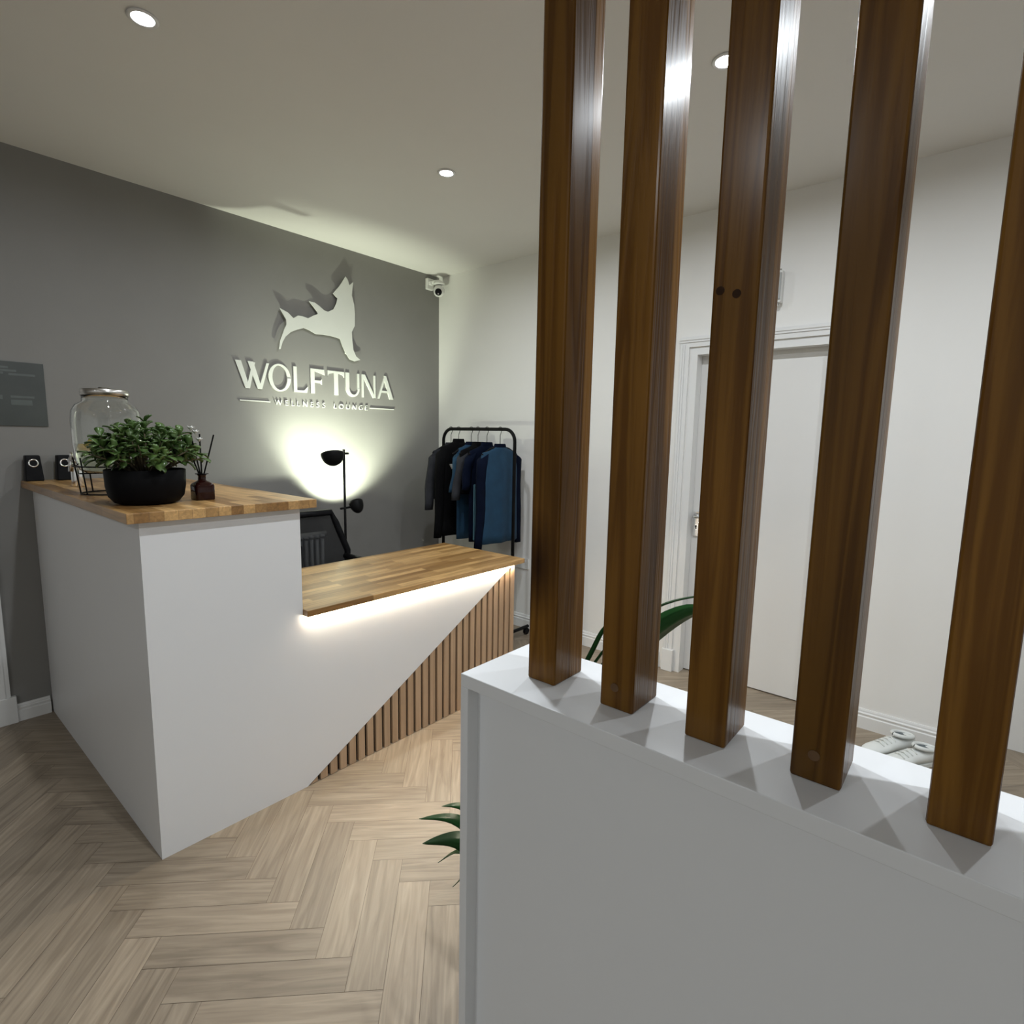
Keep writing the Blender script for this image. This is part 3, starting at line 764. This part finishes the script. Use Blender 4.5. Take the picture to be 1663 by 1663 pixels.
outer = [(0,0),(.085,0),(.103,.012),(.113,.05),(.118,.12),(.119,.205),(.115,.245),(.102,.270),(.080,.283),(.078,.29),(.078,.315)]
inner = [(.075,.315),(.075,.290),(.078,.281),(.099,.267),(.111,.243),(.1155,.205),(.1145,.12),(.1095,.05),(.0995,.015),(.083,.004),(0,.004)]
MB().lathe(outer+inner, (jx, jy, zb), 48, close=False).build('glass_jar', M_glass, jar, smooth=True)
MB().lathe([(0,.0055),(.081,.0055),(.097,.0165),(.108,.05),(.1125,.115),(0,.115)], (jx, jy, zb), 48, close=False).build('water', M_water, jar, smooth=True)
MB().lathe([(0,.342),(.02,.342),(.022,.336),(.076,.334),(.0815,.330),(.0825,.308),(.0785,.308)], (jx, jy, zb), 40, close=False).build('lid', M_steel, jar, smooth=True)
M_lemon = noisy('lemon_peel', (.55,.42,.03), (.65,.52,.08), 20, .5)
for k, (a, r, z) in enumerate(((3.9,.07,.115), (4.6,.05,.112), (.4,.05,.108), (2.2,.05,.113), (5.4,.07,.109))):
    Qm = (Matrix.Rotation(.5+k, 3, 'X') @ Matrix.Rotation(.7*k, 3, 'Y'))
    MB().lathe([(0,-.003),(.026,-.003),(.028,0),(.026,.003),(0,.003)], (jx + r*math.cos(a), jy + r*math.sin(a), zb+z), 22, Qm).build('lemon_slice', M_lemon, jar)
td = Vector((-.75, -.66, 0)); 
for (ang, nm) in ((3.95, 'tap'),):
    dd = Vector((math.cos(ang), math.sin(ang), 0)); p = Vector((jx, jy, zb+.045)) + dd*.112
    MB().tube([p, p+dd*.045], .009, 12).tube([p+dd*.034+Vector((0,0,.012)), p+dd*.040-Vector((0,0,.045))], .009, 12).tube([p+dd*.034+Vector((0,0,.01)), p+dd*.034+Vector((0,0,.035))], .006, 12).build('tap', M_chrome, jar, smooth=True)

# small steel pump bottle left of the jar
sx, sy = .52, -2.70
pb = thing('pump_dispenser', 'small chrome pump dispenser in front of the second wedge stand', 'dispenser', (sx, sy, ZS))
MB().lathe([(0,0),(.022,0),(.024,.004),(.024,.085),(.018,.098),(.010,.103),(.010,.115),(0,.115)], (sx, sy, ZS), 24).build('bottle', M_chrome, pb, smooth=True)
MB().tube([(sx, sy, ZS+.114), (sx, sy, ZS+.145)], .004, 10).tube([(sx, sy, ZS+.146), (sx+.02, sy+.035, ZS+.146), (sx+.022, sy+.038, ZS+.138)], .005, 10).build('nozzle', M_blackplastic, pb, smooth=True)

# pot plant
qx, qy = 1.375, -2.680
pp = thing('pot_plant', 'bushy green succulent in a round black bowl on the tall worktop', 'plant', (qx, qy, ZS))
MB().lathe([(0,0),(.082,0),(.101,.007),(.117,.028),(.124,.065),(.1255,.122),(.122,.124),(.118,.120),(.117,.065),(.108,.030),(.08,.014),(0,.014)], (qx, qy, ZS), 56, close=False).build('bowl', M_blackpot, pp, smooth=True)
MB().lathe([(0,.108),(.08,.106),(.1165,.102),(.1165,.062),(0,.062)], (qx, qy, ZS), 40, close=False).build('soil', M_soil, pp)
M_leaf = noisy('succulent_leaf', (.030,.070,.014), (.105,.175,.045), 14, .3)
M_stem = noisy('woody_stem', (.10,.08,.045), (.15,.12,.07), 40, .8)
rnd = random.Random(11)
stem = MB(); leaf_mb = MB()
def add_leaf(mb, p, d, L_, W_, droop=.0, th=.003):
    d = Vector(d).normalized(); side = d.cross(Vector((0,0,1)))
    if side.length < .1: side = Vector((1,0,0))
    side.normalize(); nrm = side.cross(d).normalized()
    prof = [(0,.12),(.15,.35),(.35,.75),(.6,1.0),(.8,.9),(.93,.55),(1,.08)]
    top = []; 
    rows = []
    for t, w_ in prof:
        c = p + d*(L_*t) + nrm*(L_*.16*math.sin(t*PI*.8)) - Vector((0,0,droop*t*t))
        rows.append((c - side*W_*w_/2 + nrm*W_*.10, c - nrm*th, c + side*W_*w_/2 + nrm*W_*.10, c + nrm*th*.5))
    mb.loft([list(r) for r in rows])
for i in range(58):
    a = i*2.39996 + rnd.uniform(-.3, .3); el_ = math.asin(min(.98, .02 + .97*((i+.5)/58)))
    R_ = rnd.uniform(.118, .152)
    e = Vector((qx, qy, ZS+.165)) + Vector((math.cos(a)*math.cos(el_)*R_*1.15, math.sin(a)*math.cos(el_)*R_*1.15, math.sin(el_)*R_*.95 - .015))
    b0 = Vector((qx + .03*math.cos(a), qy + .03*math.sin(a), ZS+.10))
    mid = (b0+e)/2 + Vector((0,0,.015))
    stem.tube([b0, mid, e], .0045, 7, r_end=.002)
    dirr = (e - mid).normalized()
    for k in range(10):
        tpos = e - dirr*(.011*(k//2)*1.5)
        aa = k*2.4 + i; side = dirr.cross(Vector((0,0,1))).normalized() if abs(dirr.z) < .95 else Vector((1,0,0)); up_ = side.cross(dirr)
        dv2 = dirr*(.7 - .10*k/2) + (side*math.cos(aa) + up_*math.sin(aa))*.9 + Vector((0,0,.15))
        L_ = rnd.uniform(.030, .046)
        add_leaf(leaf_mb, tpos, dv2, L_, L_*.72, .004)
stem.build('stems', M_stem, pp, smooth=True)
leaf_mb.build('foliage', M_leaf, pp, smooth=True)
M_white_leaf = noisy('white_leaf', (.7,.7,.66), (.78,.78,.74), 10, .5)  # near-white colour for small leaf-shaped clusters at the plant's edge
bl = MB()
for (yy, zz) in ((-2.524, 1.490), (-2.512, 1.462), (-2.540, 1.504)):
    for k in range(5):
        a = 2*PI*k/5; add_leaf(bl, Vector((qx+.045, yy, zz)), (.5*math.cos(a)+.3, .5*math.sin(a), .5), .020, .013, 0, .001)
bl.build('white_leaves', M_white_leaf, pp, smooth=True)

# reed diffuser
fx, fy = 1.385, -2.495
rd = thing('reed_diffuser', 'dark amber reed diffuser bottle with black reeds on the tall worktop', 'diffuser', (fx, fy, ZS))
M_amber = mat('dark_amber_glass', (.018,.004,.003), .08, 0, Coat_Weight=.5)
mb = MB(); hw2, hb = .036, .062
def sq(h, z, n=5, p=.2):
    out = []
    for k in range(32):
        a = 2*PI*k/32; c_, s_ = math.cos(a), math.sin(a); e_ = .32
        out.append((fx + h*math.copysign(abs(c_)**e_, c_), fy + h*math.copysign(abs(s_)**e_, s_), z))
    return out
def circ(r, z): return [(fx + r*math.cos(2*PI*k/32), fy + r*math.sin(2*PI*k/32), z) for k in range(32)]
mb.loft([sq(.033, ZS), sq(.035, ZS+.003), sq(.035, ZS+.055), sq(.032, ZS+.061), circ(.022, ZS+.071), circ(.0145, ZS+.075), circ(.0135, ZS+.092), circ(.016, ZS+.094), circ(.016, ZS+.098)])
mb.build('bottle', M_amber, rd, smooth=True)
MB().lathe([(.0225,0),(.0235,.001),(.0225,.0025),(.010,.0025),(.010,0)], (fx, fy, ZS+.0982), 28, close=False).build('collar_ring', M_blackplastic, rd)
for (dx, dy, ht) in ((-.024, -.052, .245), (-.012, -.030, .255), (.004, -.002, .252), (.020, .046, .250)):
    MB().tube([(fx-dx*.25, fy-dy*.2, ZS+.03), (fx+dx*.9, fy+dy*.95, ZS+ht)], .0029, 8).build('reed', M_black, rd)

# ------------------------------------------------------------------ floor plant behind half wall
gx, gy = 3.02, -2.42
gp = thing('floor_plant', 'tall floor plant with long glossy lance leaves behind the half wall', 'plant', (gx, gy, 0))
M_planter = noisy('grey_plant_pot', (.10,.10,.10), (.14,.14,.14), 8, .7)
MB().lathe([(0,0),(.11,0),(.115,.01),(.145,.25),(.150,.27),(.143,.27),(.138,.25),(.10,.02),(0,.02)], (gx, gy, 0), 40, close=False).build('pot', M_planter, gp, smooth=True)
MB().lathe([(0,.235),(.135,.23),(.13,.15),(0,.15)], (gx, gy, 0), 32, close=False).build('soil', M_soil, gp)
M_frond = noisy('lance_leaf', (.010,.040,.012), (.022,.075,.020), 5, .28)
def blade(pts, wmax, name='leaf', roll=0.0):
    P = [Vector(p) for p in pts]
    # quadratic-ish smooth path
    def cr(t):
        n = len(P)-1; s = min(int(t*n), n-1); f = t*n - s
        p0, p1, p2, p3 = P[max(s-1,0)], P[s], P[s+1], P[min(s+2,n)]
        return .5*((2*p1) + (p2-p0)*f + (2*p0-5*p1+4*p2-p3)*f*f + (3*p1-p0-3*p2+p3)*f**3)
    rows = []; N_ = 22
    for i in range(N_+1):
        t = i/N_; c = cr(t); tg = (cr(min(t+.02,1)) - cr(max(t-.02,0))).normalized()
        side = tg.cross(Vector((0,0,1))); side = side.normalized() if side.length > .05 else Vector((.7,.7,0))
        side = Matrix.Rotation(roll, 3, tg) @ side
        nrm = side.cross(tg).normalized()
        w_ = wmax * (min(1, .25 + t*2.2) if t < .35 else 1) * (1 if t < .5 else max(.03, 1-((t-.5)/.5)**1.8))
        rows.append([c - side*w_/2 + nrm*w_*.18, c - nrm*.0012, c + side*w_/2 + nrm*w_*.18, c + nrm*.0006])
    return MB().loft(rows).build(name, M_frond, gp, smooth=True)
MB().tube([(gx, gy, .2), (gx+.01, gy, .5), (gx+.02, gy+.01, .78)], .012, 10).tube([(gx-.03, gy+.02, .2), (gx-.05, gy+.03, .42)], .010, 10).build('stem', M_stem, gp, smooth=True)
c1 = (gx+.02, gy+.01, .78); c2 = (gx-.05, gy+.03, .42)
blade([c1, (3.12, -2.41, .97), (3.21, -2.405, 1.10), (3.30, -2.40, 1.185), (3.37, -2.395, 1.20)], .062, roll=-.75)
blade([c1, (3.10, -2.40, 1.02), (3.22, -2.38, 1.17), (3.34, -2.36, 1.225)], .020)
blade([c1, (3.06, -2.40, .95), (3.108, -2.40, 1.07), (3.135, -2.40, 1.125), (3.16,-2.40,1.13)], .026)
blade([c1, (3.0, -2.35, .95), (2.95, -2.25, 1.0), (2.9, -2.15, .9)], .035)
blade([c1, (3.1, -2.3, .82), (3.2, -2.2, .82), (3.26, -2.1, .7)], .035)
blade([c2, (2.88, -2.40, .50), (2.74, -2.40, .528), (2.64, -2.40, .49)], .028, roll=-.4)
blade([c2, (2.86, -2.40, .46), (2.70, -2.40, .475), (2.545, -2.40, .405)], .036, roll=-.4)
blade([c2, (2.86, -2.41, .42), (2.72, -2.40, .425), (2.56, -2.40, .335)], .055, roll=-.6)
blade([c2, (2.86, -2.38, .36), (2.72, -2.39, .385), (2.625, -2.40, .31)], .034)
blade([c2, (2.90, -2.36, .30), (2.76, -2.38, .34), (2.685, -2.40, .27)], .024)
blade([c2, (2.95, -2.2, .5), (2.9, -2.05, .5), (2.85, -1.95, .4)], .035)

# ------------------------------------------------------------------ white trainers by the baseboard
M_shoe = noisy('white_shoe_leather', (.66,.68,.66), (.74,.76,.74), 14, .45)
M_lining = noisy('grey_shoe_lining', (.09,.11,.12), (.14,.16,.17), 30, .9)
def shoe(cx, cy, ang, label):
    t = thing('trainer', label, 'shoe', (cx, cy, 0), 'white trainers by the baseboard')
    R = Matrix.Rotation(ang, 3, 'Z'); O = Vector((cx, cy, 0))
    def rg(x, w_, z0, z1, n=16):
        out = []
        for k in range(n):
            a = 2*PI*k/n; q = R @ Vector((x, w_*math.cos(a), 0)) + O
            out.append((q.x, q.y, (z0+z1)/2 + (z1-z0)/2*math.sin(a)))
        return out
    L2 = [(-.135,.018,.03,.07),(-.125,.032,.02,.085),(-.09,.038,.015,.088),(-.05,.038,.015,.078),(0,.042,.015,.078),(.05,.046,.015,.062),(.10,.044,.015,.052),(.13,.034,.016,.046),(.148,.016,.02,.036)]
    MB().loft([rg(*a) for a in L2]).build('upper', M_shoe, t, smooth=True)
    out = []
    def sole(z): return [tuple(R @ Vector((.15*math.cos(a), (.045 if math.cos(a) > 0 else .038)*math.sin(a), 0)) + O + Vector((0,0,z))) for a in [2*PI*k/28 for k in range(28)]]
    MB().loft([sole(0), sole(.024)]).build('sole', M_shoe, t, bevel=.004)
    col = [R @ Vector((-.075 + .055*math.cos(a), .032*math.sin(a), .088 + .010*math.cos(a))) + O for a in [2*PI*k/20 for k in range(21)]]
    MB().tube(col, .009, 10, cap=False).build('padded_collar', M_shoe, t, smooth=True)
    q = [tuple(R @ Vector((-.075 + .050*math.cos(a), .028*math.sin(a), .088 + .008*math.cos(a))) + O) for a in [2*PI*k/20 for k in range(20)]]
    mb = MB(); mb.loft([[ (p[0], p[1], p[2]-.004) for p in q], q]); mb.build('lining', M_lining, t)
    for s in range(4):
        x = -.005 + s*.022; zt = .081 - s*.005
        MB().tube([R @ Vector((x, -.026, zt-.010)) + O, R @ Vector((x, 0, zt+.003)) + O, R @ Vector((x, .026, zt-.010)) + O], .0032, 8).build('lace', M_shoe, t, smooth=True)
    return t
shoe(3.475, -.205, -2.2, 'white trainer nearer the back door, its toe and laces showing over the half wall')
shoe(3.565, -.27, -2.25, 'white trainer beside the fifth post, its grey-lined collar showing')

for o in list(bpy.data.objects):
    if '_o' in o: del o['_o']
